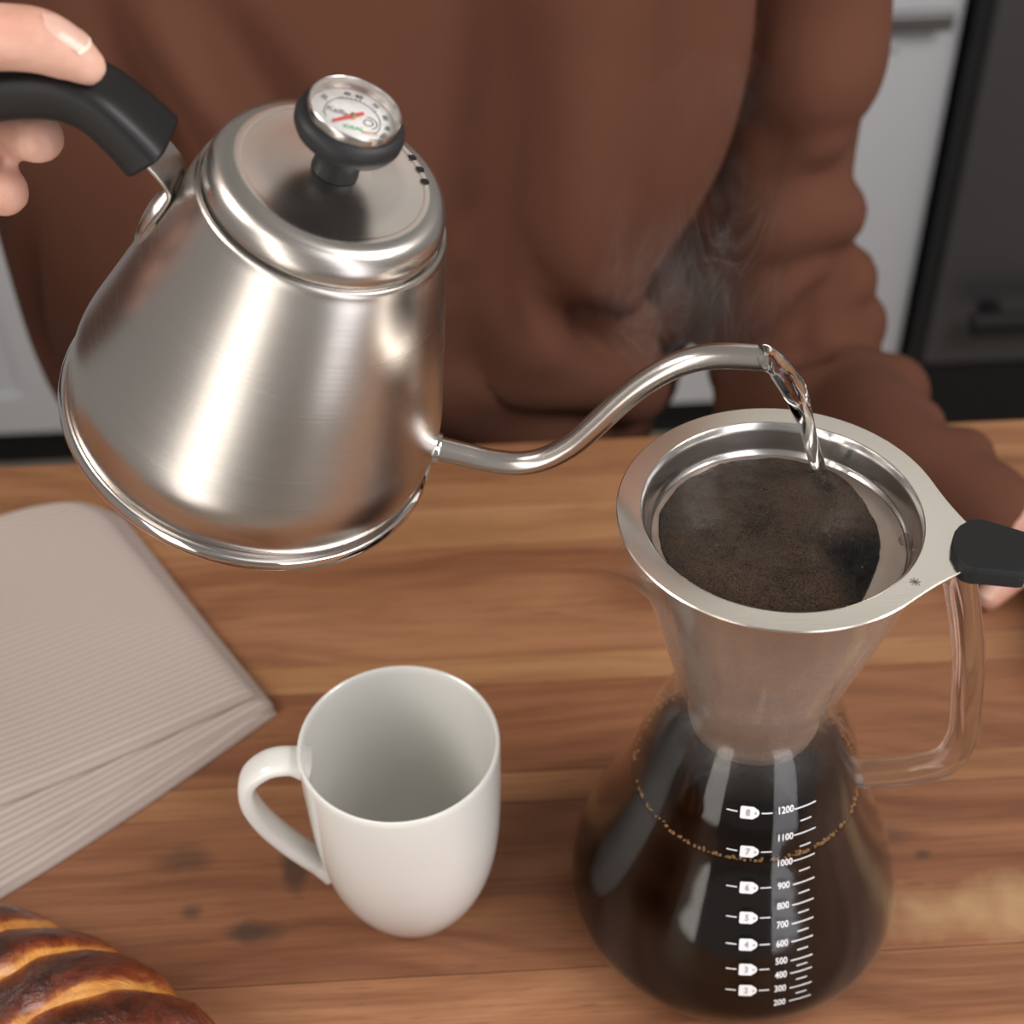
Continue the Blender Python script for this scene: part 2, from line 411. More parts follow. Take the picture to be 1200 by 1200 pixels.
# ------------------------------------------------------------------ carafe, filter, coffee
CX, CY, CH = .0965, .3965, .2362
OUTP = spline([(.0555, .2325), (.0525, .222), (.0445, .192), (.0362, .163), (.0325, .150), (.0318, .1440), (.0334, .1360), (.0387, .1240), (.0445, .1080), (.0505, .0860), (.0578, .0650), (.0655, .0460), (.0712, .0300), (.0738, .0190), (.0742, .0120), (.0725, .0055), (.0690, .0016), (.0640, .0003)], 110)
WALL = .0013
def outer_r(z): return float(np.interp(z, OUTP[::-1, 1], OUTP[::-1, 0]))
CAM = np.array((0, 0, CAM_H))
def ray(u, v):
    """world direction of a sight line, used to take heights off the reference for the printed scale"""
    x, y = (u-600)/F_PX, (600-v)/F_PX; c, s = math.cos(ROLL), math.sin(ROLL); x, y = c*x-s*y, s*x+c*y
    d = np.array([x, math.cos(PITCH)+y*math.sin(PITCH), -math.sin(PITCH)+y*math.cos(PITCH)]); return d/np.linalg.norm(d)
def carafe():
    t = empty('glass_carafe', (CX, CY, 0), 'clear glass hourglass carafe with printed scale, half full of black coffee', 'carafe')
    prof = [tuple(p) for p in OUTP]
    inner = [(max(r-WALL, .001), max(z, .0045)) for r, z in prof][::-1]; inner = [(.001, .0042), (.058, .0044)]+[q for q in inner if q[1] > .0055]
    prof2 = [(.001, .0022), (.055, .0020), (.061, .0003)] + prof[::-1] + [(.0550, .2338), (.0540, .2338)] + inner[::-1]
    V, F = lathe_data(prof2, 160)
    V = np.array(V); a = np.arctan2(V[:, 1], V[:, 0]); 
    # pulled pouring lip towards the left front
    a0 = math.radians(200); d = (a-a0+PI) % (2*PI)-PI; wgt = np.exp(-(np.abs(d)/.14)**1.5)*np.clip((V[:, 2]-.205)/.028, 0, 1)**1.6
    r = np.hypot(V[:, 0], V[:, 1]); V[:, 0] += np.cos(a0)*wgt*.0165; V[:, 1] += np.sin(a0)*wgt*.0165; V[:, 2] += wgt*.0015
    sharp(mesh('glass_body', V, F, M['glass'], t))
    # solid glass rod handle
    P = [(.0430, 0, .2170), (.0520, 0, .2215), (.0640, 0, .2150), (.0705, 0, .1985), (.0785, 0, .1680), (.0835, 0, .1360), (.0855, 0, .1180), (.0820, 0, .1010), (.0700, 0, .0935), (.0600, 0, .0905), (.0492, 0, .0885)]
    h = tube('handle', spline(P, 90), .0062, M['glass_rod'], t, seg=28)
    h.rotation_euler = (0, 0, math.radians(HANDLE_AZ))
    mesh_print(t)
    return t
HANDLE_AZ = -5
_n, _mx = clear_glass('clear_rod_glass', .03, (.95, .95, .94))
_lw = _n.n('ShaderNodeLayerWeight', Blend=.25)
_gl = _n.n('ShaderNodeBsdfGlass', Color=(.97, .97, .97), Roughness=.03, IOR=1.42)
_m = _n.n('ShaderNodeMixShader'); _m.inputs[0].default_value = .75
_n.t.links.new(_mx.outputs[0], _m.inputs[1]); _n.t.links.new(_gl.outputs[0], _m.inputs[2]); _n.t.links.new(_m.outputs[0], _n.out.inputs['Surface'])
M['glass_rod'] = _n.m

def surf_hit(u, v):
    """azimuth and height where a sight line meets the outside of the carafe"""
    d = ray(u, v); o = CAM-np.array((CX, CY, 0)); lo = None
    for s in np.linspace(.3, 1.0, 1400):
        X = o+d*s
        if 0 < X[2] < .14 and math.hypot(X[0], X[1]) < outer_r(X[2]): lo = X; break
    return math.atan2(lo[1], lo[0]), lo[2]
def text_shape(s, size):
    cu = bpy.data.curves.new('t', 'FONT'); cu.body = s; cu.size = size; cu.align_x = 'CENTER'; cu.align_y = 'CENTER'; cu.resolution_u = 3; cu.offset = size*.022
    o = bpy.data.objects.new('t', cu); COL.objects.link(o)
    me = bpy.data.meshes.new_from_object(o.evaluated_get(bpy.context.evaluated_depsgraph_get()))
    V = [tuple(v.co) for v in me.vertices]; F = [tuple(p.vertices) for p in me.polygons]
    bpy.data.objects.remove(o); bpy.data.meshes.remove(me); bpy.data.curves.remove(cu); return V, F
ARC = np.concatenate([[0], np.cumsum(np.hypot(np.diff(OUTP[::-1, 0]), np.diff(OUTP[::-1, 1])))])
def wrap(V, az0, z0, lift=.00012):
    s0 = np.interp(z0, OUTP[::-1, 1], ARC); out = []
    for x, y, *_ in V:
        s = s0+y; r = float(np.interp(s, ARC, OUTP[::-1, 0])); z = float(np.interp(s, ARC, OUTP[::-1, 1]))
        r0 = outer_r(z0); a = az0+x/r; out.append(((r+lift)*math.cos(a), (r+lift)*math.sin(a), z+lift*.3))
    return out
def strip(x0, x1, h, n=6):
    V = []; F = []
    for i in range(n+1):
        x = x0+(x1-x0)*i/n; V += [(x, -h/2), (x, h/2)]
    for i in range(n): F.append((2*i, 2*i+2, 2*i+3, 2*i+1))
    return V, F
def mesh_print(t):
    whites, greys = [], []
    rows = [('1200', 948.8, 947.5), ('1100', 980.4, 978), ('1000', 1010, 1008.7), ('900', 1037.5, 1036), ('800', 1061.2, 1060.5), ('700', 1083.2, 1082), ('600', 1104.7, 1103), ('500', 1125.7, 1125), ('400', 1141.6, 1140), ('300', 1158, 1157), ('200', 1173.9, 1172.5)]
    prev = None
    for k, (s, vy, ty) in enumerate(rows):
        ux = 920.5-k*.72
        az, z = surf_hit(ux, vy); r = outer_r(z)
        tv, tf = text_shape(s, .0046); tv = [(x*.74, y*1.0) for x, y, *_ in tv]
        whites.append((wrap(tv, az, z), tf))
        a1, z1 = surf_hit(930.5-k*.6, ty); r1 = outer_r(z1)
        v, f = strip(0, .0098, .00058); whites.append((wrap(v, a1, z1), f))
        if prev:
            zm = (z1+prev[1])/2; am = (a1+prev[0])/2; v, f = strip(.0027, .0076, .00058); whites.append((wrap(v, am, zm), f))
        prev = (a1, z1)
    for s, vy in (('8', 951.5), ('7', 997.7), ('6', 1039.7), ('5', 1074.7), ('4', 1106.9), ('3', 1136), ('2', 1160.3)):
        az, z = surf_hit(878.4-(vy-951)*.012, vy)
        out = [(-.0036, .0024), (-.0036, -.0024), (-.0031, -.0029), (.0014, -.0029), (.0034, -.0014), (.0039, 0), (.0034, .0014), (.0014, .0029), (-.0031, .0029)]
        V = [(0, 0)]+out; F = [(0, i+1, (i+1) % len(out)+1) for i in range(len(out))]
        whites.append((wrap(V, az, z), F))
        for a, b in ((-.0090, -.0047), (.0047, .0090)):
            v, f = strip(a, b, .00055); whites.append((wrap(v, az, z), f))
        tv, tf = text_shape(s, .0042); greys.append((wrap([(x*.8-.0006, y) for x, y, *_ in tv], az, z, .00024), tf))
        o = [(.0024+.00045*math.cos(q), .00055*math.sin(q)) for q in np.linspace(0, 2*PI, 10, endpoint=False)]
        greys.append((wrap(o, az, z, .00024), [tuple(range(10))]))
    v, f = join_data(whites); p = mesh('measuring_scale', v, f, M['white_print'], t, smooth=False, label='white printed scale from 200 to 1200 with cup marks 2 to 8')
    v, f = join_data(greys); mesh('cup_numbers', v, f, M['grey_print'], p, smooth=False)
carafe()

def brew():
    z = .0895; pr = [(max(r-WALL-.0001, .001), q) for r, q in OUTP if .0062 < q < z][::-1]
    re = outer_r(z)-WALL-.0001
    prof = [(.001, .0049), (.060, .0049), (.066, .0055)]+pr+[(re, z+.0006), (re-.0008, z+.0002), (re-.003, z), (.001, z)]
    o = lathe('brewed_coffee', prof, M['coffee'], None, 128); o.location = (CX, CY, 0)
    o['label'] = 'black brewed coffee filling the lower half of the glass carafe'; o['category'] = 'coffee'
    # fine froth clinging round the edge of the surface
    V = []; F = []; rnd = random.Random(5); parts = []
    for k in range(230):
        a = rnd.gauss(math.radians(-60), 1.1) if k % 2 else rnd.uniform(0, 2*PI); r = re-.0008-abs(rnd.gauss(0, .0006)); s = rnd.uniform(.0003, .0009)
        parts.append(ball_data((r*math.cos(a), r*math.sin(a), z+.0004), s, 6, 4))
    v, f = join_data(parts); fm = N('coffee_froth').set(Base_Color=(.22, .11, .035), Roughness=.25).m
    mesh('froth', v, f, fm, o, kind='stuff')
brew()

def filt():
    t = empty('coffee_filter', (CX, CY, 0), 'stainless steel cone coffee filter with a black silicone tab, seated on the carafe', 'filter')
    # flat rim with a tab drawn out towards the grip
    seg = 200; az = math.radians(FILTER_AZ); R0, R1 = .0499, .0591; zt = CH+.0004
    def rout(a):
        d = (a-az+PI) % (2*PI)-PI; best = R1
        for side in (0,):
            tabw = .0105; L = .078
            x = math.cos(d); y = abs(math.sin(d))
            if x > 0:
                # concave shoulder between circle and tab
                rr = min(L/x, 1)
                w = tabw+.022*max(0, 1-(rr-.0)/1)
            k = max(0.0, 1-abs(d)/.60); best = R1+.0165*k**2.4
            if x > 0 and y*best < tabw: best = max(best, min(L/x, .078))
        return best
    V, F = [], []
    for k in range(seg):
        a = 2*PI*k/seg; c, s = math.cos(a), math.sin(a); ro = rout(a)
        for r, z in ((R0, zt), (R0+.0006, zt+.0004), (ro-.0004, zt+.0004), (ro, zt), (ro-.0001, zt-.0006), (R0, zt-.0006)):
            V.append((r*c, r*s, z))
    for k in range(seg):
        l = (k+1) % seg
        for j in range(6): F.append((k*6+j, l*6+j, l*6+(j+1) % 6, k*6+(j+1) % 6))
    rim = sharp(mesh('rim', V, F, M['rim_steel'], t), 30)
    # stepped collar inside the rim
    lathe('collar', [(R0+.0002, zt+.0003), (R0-.0006, zt-.0008), (R0-.0014, zt-.0030), (R0-.0024, zt-.0098), (R0-.0030, zt-.0114), (R0-.0036, zt-.0120), (R0-.0040, zt-.0126), (R0-.0036, zt-.0134), (R0-.0026, zt-.0128), (R0-.0014, zt-.0100), (R0-.0004, zt-.0030), (R0+.0002, zt-.0006)], M['collar_steel'], t, 160, closed=True)
    o = spline([(.0462, zt-.0126), (.0400, .200), (.0318, .168), (.0290, .150), (.0272, .135), (.0262, .1260), (.0225, .1215), (.004, .1205)], 40)
    inn = [(max(r-.0007, .001), z+.0005) for r, z in o][::-1]
    lathe('mesh_cone', [tuple(q) for q in o]+[tuple(q) for q in inn], M['mesh_steel'], t, 128)
    # small engraved star on the rim
    st = []
    for k in range(4):
        a = PI*k/4; c, s = math.cos(a), math.sin(a)
        st.append(([(.0019*c-.00018*s, .0019*s+.00018*c, 0), (-.0019*c-.00018*s, -.0019*s+.00018*c, 0), (-.0019*c+.00018*s, -.0019*s-.00018*c, 0), (.0019*c+.00018*s, .0019*s-.00018*c, 0)], [(0, 1, 2, 3)]))
    v, f = join_data(st); a = math.radians(FILTER_AZ-24)
    v = [(x+.0545*math.cos(a), y+.0545*math.sin(a), zt+.00052) for x, y, z in v]
    mesh('engraved_mark', v, f, M['engrave'], rim, smooth=False)
    # black silicone grip
    bm_out = [(.0612, .0078), (.0598, .0040), (.0594, 0), (.0598, -.0050), (.0622, -.0100), (.0650, -.0128), (.0680, -.0132), (.0700, -.0126), (.0830, -.0106), (.0850, -.0098), (.0857, -.0074), (.0857, .0078), (.0850, .0100), (.0830, .0108), (.0700, .0128), (.0670, .0128), (.0640, .0112)]
    V, F = [], []; n = len(bm_out)
    layers = [(-.0044, .94), (-.0038, 1.0), (-.0002, 1.0), (.0, .985), (.0002, 1.0), (.0030, 1.0), (.0036, .97)]
    for z, s in layers:
        for x, y in bm_out: V.append((.073+(x-.073)*s, y*s, zt+z))
    for i in range(len(layers)-1):
        for k in range(n):
            l = (k+1) % n; F.append((i*n+k, i*n+l, (i+1)*n+l, (i+1)*n+k))
    F.append(tuple(range(n))[::-1]); F.append(tuple((len(layers)-1)*n+k for k in range(n)))
    g = sharp(mesh('grip', V, F, M['silicone'], t), 40); g.rotation_euler = (0, 0, az)
    return t
FILTER_AZ = -19
def collar_mat():
    n = N('satin_collar_steel'); return n.set(Base_Color=(.62, .60, .58), Metallic=1.0, Roughness=.20).m
M['collar_steel'] = collar_mat()
M['engrave'] = plain('engraved_grey', (.22, .21, .20), .5, .5)
def mesh_steel():
    n = N('perforated_filter_steel')
    v = n.n('ShaderNodeTexVoronoi', feature='F1'); n.t.links.new(n.coord(), v.inputs['Vector']); v.inputs['Scale'].default_value = 1400
    g = n.noise(n.coord((1, 1, .4)), 60, 4, .6)
    return n.set(Base_Color=n.mix(g, (.34, .27, .23), (.50, .42, .365)), Metallic=.9, Roughness=.42, Normal=n.bump(v.outputs['Distance'], .2, .0003)).m
M['mesh_steel'] = mesh_steel()
filt()

def grounds():
    """bumpy bed of wet coffee; it has slumped away from the right wall of the filter"""
    z0 = CH-.0112; nr, na = 90, 220; V, F, foam = [], [], []
    rnd = random.Random(3)
    for i in range(nr+1):
        k = (i/nr); 
        for j in range(na):
            a = 2*PI*j/na
            da = (a-math.radians(-12)+PI) % (2*PI)-PI
            ret = math.exp(-((da-.10)/.80)**4); re = .0452-.0068*ret+.0006*noise.noise(Vector((math.cos(a)*5, math.sin(a)*5, 0)))
            r = re*k**.8 if k < .93 else re*(.93**.8+(1-.93**.8)*(k-.93)/.07)
            x, y = r*math.cos(a), r*math.sin(a); p = Vector((x, y, 0))
            hump = .0030*(1-(r/.046)**2)+.0009*noise.fractal(p*55, 1, 2, 4)+.00035*noise.fractal(p*240, .8, 2, 3)
            # trench where the grounds collapsed, right front
            tx, ty = x-.029, y+.019
            tr = math.exp(-((tx*.94+ty*.35)/.0125)**4-((ty*.94-tx*.35)/.019)**4)
            # pit in the middle
            pt = math.exp(-((x+.006)**2+(y-.004)**2)/.0075**2)
            st = math.exp(-((x-.022)**2+(y-.026)**2)/.0055**2)
            rough = (1-max(0, (k-.80)/.20))*(tr+pt*.9+st*.7)*(.0011*noise.fractal(p*330, .9, 2, 4)+.0005)
            edge = max(0, (k-.93)/.07); z = z0+hump-tr*.0016*(1-max(0, (k-.80)/.20))-.0007*pt+rough-edge**1.5*(.004+.009*ret)-.0004*max(0, math.cos(da))*(r/.046)**2
            rc = float(np.interp(z-(CH+.0004), [-.08, -.0364, -.0126], [.030, .0398, .0458]))
            rc -= .0016
            if r > rc: x *= rc/r; y *= rc/r
            V.append((x, y, z)); fo = 1-min(1, tr*1.1+pt*.75*(.5+noise.noise(p*200))+st*.6)-edge*.7
            fo *= 1-max(0, (r/re-.86)/.14)*.55; foam.append(max(0, fo))
    for i in range(nr):
        for j in range(na):
            l = (j+1) % na; F.append((i*na+j, (i+1)*na+j, (i+1)*na+l, i*na+l))
    o = mesh('wet_coffee_grounds', V, F, M['grounds'], None); o.location = (CX, CY, 0)
    at = o.data.attributes.new('foam', 'FLOAT', 'POINT'); at.data.foreach_set('value', foam)
    o['label'] = 'bed of wet frothy black coffee grounds inside the steel filter'; o['category'] = 'coffee grounds'; o['kind'] = 'stuff'
grounds()

# ------------------------------------------------------------------ kettle
KC = Vector((-.0982, .4502, .2436)); KN = Vector((.3543, -.1487, .9232)).normalized()
KE1 = Vector((0, 1, 0)).cross(KN).normalized(); KE2 = KN.cross(KE1)
KM = Matrix((KE1, KE2, KN)).transposed().to_4x4(); KM.translation = KC
AZS = math.radians(-6); AZH = math.radians(175)
KPROF = spline([(.0672, .0030), (.0684, .0060), (.0690, .0120), (.0688, .0190), (.0676, .0260), (.0650, .0350), (.0605, .0500), (.0555, .0670), (.0500, .0850), (.0448, .1020), (.0432, .1070), (.0426, .1092)], 70)
def kr(h): return float(np.interp(h, KPROF[:, 1], KPROF[:, 0]))
def kettle():
    t = empty('gooseneck_kettle', label='brushed stainless gooseneck kettle, tilted and pouring', cat='kettle', matrix=KM)
    lathe('body', [tuple(q) for q in KPROF]+[(.0423, .1100), (.0416, .1105), (.0408, .1102), (.0404, .1085)], M['kettle_steel'], t, 160)
    lathe('base_ring', [(.060, -.0015), (.0690, -.0022), (.0708, -.0016), (.0715, -.0002), (.0715, .0020), (.0708, .0034), (.0694, .0036), (.0680, .0030), (.060, .0028)], M['polished'], t, 160)
    lid_prof = [(.0396, .1090), (.0402, .1108), (.0403, .1135), (.0398, .1165), (.0384, .1196), (.0360, .1219), (.0330, .1229), (.0310, .1230), (.0300, .1229)]
    lp = [tuple(q) for q in spline(lid_prof, 40)]+[(.022, .1233), (.013, .1237), (.0075, .1240), (.001, .1240)]
    lid = lathe('lid', lp, M['lid_steel'], t, 160)
    for k in (-1, 0, 1):
        a = math.radians(27)+k*.185; r = .0312
        V = [(r*math.cos(a)+.00155*math.cos(q), r*math.sin(a)+.00155*math.sin(q), .12315) for q in np.linspace(0, 2*PI, 20, endpoint=False)]
        V2 = [(x, y, z-.0006) for x, y, z in V]
        hv, hf = V+V2, [tuple(range(20))]+[(i, (i+1) % 20, (i+1) % 20+20, i+20) for i in range(20)]
        mesh('vent_hole', hv, hf, M['dark_hole'], lid, smooth=False)
        ringp = [(.00155, 0), (.0019, .0), (.0018, .00006), (.0016, .00006)]
        v, f = lathe_data(ringp, 20, True); v = [(x+r*math.cos(a), y+r*math.sin(a), z+.1231) for x, y, z in v]
        mesh('vent_edge', v, f, M['tube_steel'], lid)
    # knob: black stem flaring to a collar that carries the thermometer
    kn = lathe('knob', [(.0074, .1239), (.0078, .1243), (.0074, .1275), (.0073, .1300), (.0080, .1330), (.0098, .1352), (.0135, .1368), (.0165, .1385), (.0175, .1405), (.0177, .1428), (.0172, .1445), (.0160, .1458), (.0150, .1462), (.0146, .1450), (.001, .1440)], M['knob'], t, 96)
    th = lathe('thermometer', [(.0146, .1440), (.0149, .1455), (.0149, .1488), (.0148, .1493), (.0146, .1495), (.0144, .1493), (.0143, .1482), (.0142, .1468), (.0137, .1460), (.0135, .1452), (.0135, .1446)], M['tube_steel'], t, 96)
    thermo = th
    dm = N('white_dial_face').set(Base_Color=(.80, .79, .80), Roughness=.35)
    mesh('dial_face', *lathe_data([(.0136, .1448), (.0136, .1452), (.001, .1452)], 64), dm.m, th)
    red = plain('red_needle', (.62, .03, .03), .4); blk = plain('dial_ink_black', (.03, .03, .035), .5); grn = plain('dial_ink_green', (.12, .50, .22), .5); orr = plain('dial_ink_orange', (.75, .35, .10), .5)
    # direction on the dial in the kettle frame that runs to the right and upwards in view
    ink = []
    def ringarc(r, a0, a1, w, n=40):
        V, F = [], []
        for i in range(n+1):
            a = a0+(a1-a0)*i/n; V += [(r*math.cos(a), r*math.sin(a), .1454), ((r+w)*math.cos(a), (r+w)*math.sin(a), .1454)]
        for i in range(n): F.append((2*i, 2*i+1, 2*i+3, 2*i+2))
        return V, F
    ink.append(ringarc(.0088, math.radians(-35), math.radians(205), .00022))
    for k in range(25):
        a = math.radians(-30+k*9.2); L = .0011 if k % 4 == 0 else .0006
        c, s = math.cos(a), math.sin(a); w = .00012
        ink.append(([(.0088*c-w*s, .0088*s+w*c, .1454), ((.0088+L)*c-w*s, (.0088+L)*s+w*c, .1454), ((.0088+L)*c+w*s, (.0088+L)*s-w*c, .1454), (.0088*c+w*s, .0088*s-w*c, .1454)], [(0, 1, 2, 3)]))
    def put(s, size, r, ang, rot, z=.1454):
        tv, tf = text_shape(s, size); c, q = math.cos(rot), math.sin(rot); x0, y0 = r*math.cos(ang), r*math.sin(ang)
        return [(x0+x*c-y*q, y0+x*q+y*c, z) for x, y, *_ in tv], tf
    R = math.radians
    for s, ad in (('20', 150), ('40', 105), ('60', 85), ('70', 55), ('80', 25), ('90', 0), ('100', -22)):
        ink.append(put(s, .0023, .0112, R(ad), R(ad-90)))
    v, f = join_data(ink); mesh('dial_scale', v, f, blk, th, smooth=False)
    # small cup emblem with a swirl, and the words
    em = [ringarc(.0013, 0, 2*PI, .00035), ringarc(.0026, R(-60), R(110), .00035)]
    em = [([(x+.0052, y-.0003, z) for x, y, z in V], F) for V, F in em]
    v, f = join_data(em); mesh('cup_emblem', v, f, blk, th, smooth=False)
    v, f = put('Kaffe', .0034, .0050, R(170), R(-4)); mesh('dial_word', v, f, plain('dial_ink_grey', (.25, .22, .25), .5), th, smooth=False)
    v, f = put('IDEAL', .0025, .0050, R(-80), R(8)); mesh('dial_word', v, f, grn, th, smooth=False)
    v, f = put('HOT', .0021, .0078, R(-42), R(12)); mesh('dial_word', v, f, orr, th, smooth=False)
    na = R(NEEDLE)
    nv = [(-.0042, -.0006), (-.0042, .0006), (0, .0007), (.0078, .00045), (.0078, -.00045), (0, -.0007)]
    c, s = math.cos(na), math.sin(na)
    nv3 = [(x*c-y*s, x*s+y*c, z) for z in (.1459, .1462) for x, y in nv]
    nf = [tuple(range(6))[::-1], tuple(range(6, 12))]+[(i, (i+1) % 6, (i+1) % 6+6, i+6) for i in range(6)]
    mesh('needle', nv3, nf, red, th, smooth=False, label='red dial needle')
    lathe('needle_hub', [(.0010, .1453), (.0010, .1466), (.0004, .1469), (.0001, .1469)], plain('brass_hub', (.55, .33, .16), .3, 1.0), th, 20)
    lathe('lens', [(.0001, .1491), (.0143, .1487), (.0143, .1485), (.0001, .1489)], M['lens'], th, 64)
    # spout in its own plane
    cs, sn = math.cos(AZS), math.sin(AZS)
    sp = [(.060, .0150), (.066, .0160), (.0709, .0168), (.0787, .0180), (.0894, .0197), (.1006, .0236), (.1089, .0312), (.1152, .0434), (.1190, .0575), (.1224, .0720), (.1263, .0844), (.1318, .0955), (.1385, .1035), (.1464, .1088), (.1571, .1134)]
    Q = spline([(r*cs, r*sn, h) for r, h in sp], 120); rad = [.0046+.0004*max(0, 1-i/30) for i in range(120)]
    V, F = tube_data(Q, rad, seg=28); V = [np.array(v) for v in V]
    F = F[:-2]; n = 28; base = len(V)   # open end with an inner wall
    end = V[-n:]; ctr = sum(end)/n
    # oblique cut: the lower lip of the tip reaches further
    T = Q[-1]-Q[-2]; T /= np.linalg.norm(T)
    up = np.array((0, 0, 1.)); up -= T*(up@T); up /= np.linalg.norm(up)
    for k in range(n):
        d = (V[base-n+k]-ctr)@up; V[base-n+k] = V[base-n+k]-T*d*.55
    end = V[-n:]
    for k in range(n): V.append(ctr+(end[k]-ctr)*.84)
    for k in range(n): V.append(ctr+(end[k]-ctr)*.84-T*.005)
    for a in (0, 1):
        for k in range(n):
            l = (k+1) % n; F.append((base-n+a*n+k, base-n+a*n+l, base+a*n+l, base+a*n+k))
    s_ = sharp(mesh('spout', V, F, M['tube_steel'], t), 50)
    Rg = [(.0684+.001, .0163), (.0712, .01665)]
    q0 = np.array((.0672*cs, .0672*sn, .0158)); q1 = np.array((.0712*cs, .0712*sn, .0166))
    tube('spout_collar', [q0, q0+(q1-q0)*.8, q1-(q1-q0)*.05, q1], [.0066, .0062, .0060, .0054], M['polished'], t, seg=32)
    # strap bracket that carries the handle
    ch, sh = math.cos(AZH), math.sin(AZH); side = np.array((-sh, ch, 0))
    def inpl(r, h): return np.array((r*ch, r*sh, h))
    pts = [inpl(*p) for p in ((.0670, .1135), (.0600, .1088), (.0535, .1040), (.0490, .1000), (.0474, .0965), (.0482, .0915), (.0505, .0840), (.0524, .0780), (.0534, .0740), (.0530, .0705))]
    Q = spline(pts, 40); wd = [.0095 if i < 26 else .0095-.0025*min(1, (i-26)/10) for i in range(40)]
    tube('bracket', Q, [(.0009, x) for x in wd], M['tube_steel'], t, seg=32, section=superell(5), ref=None)
    # raised mount pressed out of the body
    bp = []
    for i in range(14):
        k = i/13; h = .066+.032*k; r = kr(h)+.0004; ww = .0100*math.sin(PI*min(1, k*1.1+.08))**.6 if k < .9 else .0100
        bp.append((h, r, max(ww, .001)))
    V, F = [], []
    for h, r, ww in bp:
        lift = .0042*math.sin(PI*min(.999, max(.001, (h-.066)/.032)))**.7
        for j in range(13):
            y = -ww+2*ww*j/12; e = 1-abs(j-6)/6; rr = math.sqrt(max(r*r-y*y, 1e-9))-.0010+lift*min(1, e*2.2)**.8
            V.append((rr*ch-y*sh*1, rr*sh+y*ch, h))
    for i in range(13):
        for j in range(12): F.append((i*13+j, i*13+j+1, (i+1)*13+j+1, (i+1)*13+j))
    mesh('handle_mount', V, F, M['kettle_steel'], t)
    # black handle
    hp = [(.0562, .1065), (.0600, .1092), (.0663, .1132), (.0740, .1172), (.0815, .1186), (.0900, .1176), (.1000, .1133), (.1110, .1060), (.1215, .0945), (.1290, .0790), (.1325, .0620), (.1320, .0450)]
    Q = spline([inpl(*p) for p in hp], 90)
    r = []
    for i in range(90):
        k = i/89; a = .0088-.0012*min(1, k/.25)+.0008*math.sin(PI*k); b = .0133-.0022*min(1, k/.35)
        if i < 4: f = (.80, .93, .98, 1)[i]; a *= f; b *= f
        if i > 84: f = (1-((i-84)/5.4)**2)**.5; a *= f; b *= f
        r.append((a, b))
    tube('handle', Q, r, M['black_grip'], t, seg=48, section=superell(4.2))
    return t
NEEDLE = 222
kettle()
def kw(r, az, h): return KM @ Vector((r*math.cos(az), r*math.sin(az), h))

def stream():
    tip = kw(.1568, AZS, .1134); n = 110; seg = 32
    ctrl = []   # sight points down the fall, from the mouth of the spout to the grounds
    for q, (u, v, hw) in enumerate(((886, 416.5, 12.5), (897, 419, 14.5), (911, 428, 14.5), (924, 446, 13.5), (936, 471, 12), (946, 499, 10.5), (953, 527, 9), (959, 550, 7.5), (963, 572, 6.5))):
        y = tip.y+(.4295-tip.y)*q/8; d = ray(u, v); X = CAM+d*(y/d[1]); ctrl.append((*X, hw*float(X[1]*math.cos(PITCH)+(CAM_H-X[2])*math.sin(PITCH))/F_PX))
    Q = spline(ctrl, n)
    V, F = tube_data(Q[:, :3], list(Q[:, 3]), seg=seg, ref=(.3, 1, .2))
    V = np.array(V).reshape(n, seg, 3); c = V.mean(1, keepdims=True)
    for i in range(n):
        k = i/(n-1); m = min(1, max(0, (k-.06)*6))
        for j in range(seg):
            a = 2*PI*j/seg
            f = 1+m*(.13*math.sin(2*a+k*13)+.07*math.sin(3*a-k*19+1)+.10*noise.noise(Vector((math.cos(a+k*5)*1.2, math.sin(a+k*5)*1.2, k*9))))
            V[i, j] = c[i, 0]+(V[i, j]-c[i, 0])*f
    o = mesh('water_stream', V.reshape(-1, 3), F, M['water'], None)
    o['label'] = 'clear twisting stream of hot water falling from the spout'; o['category'] = 'water'
stream()

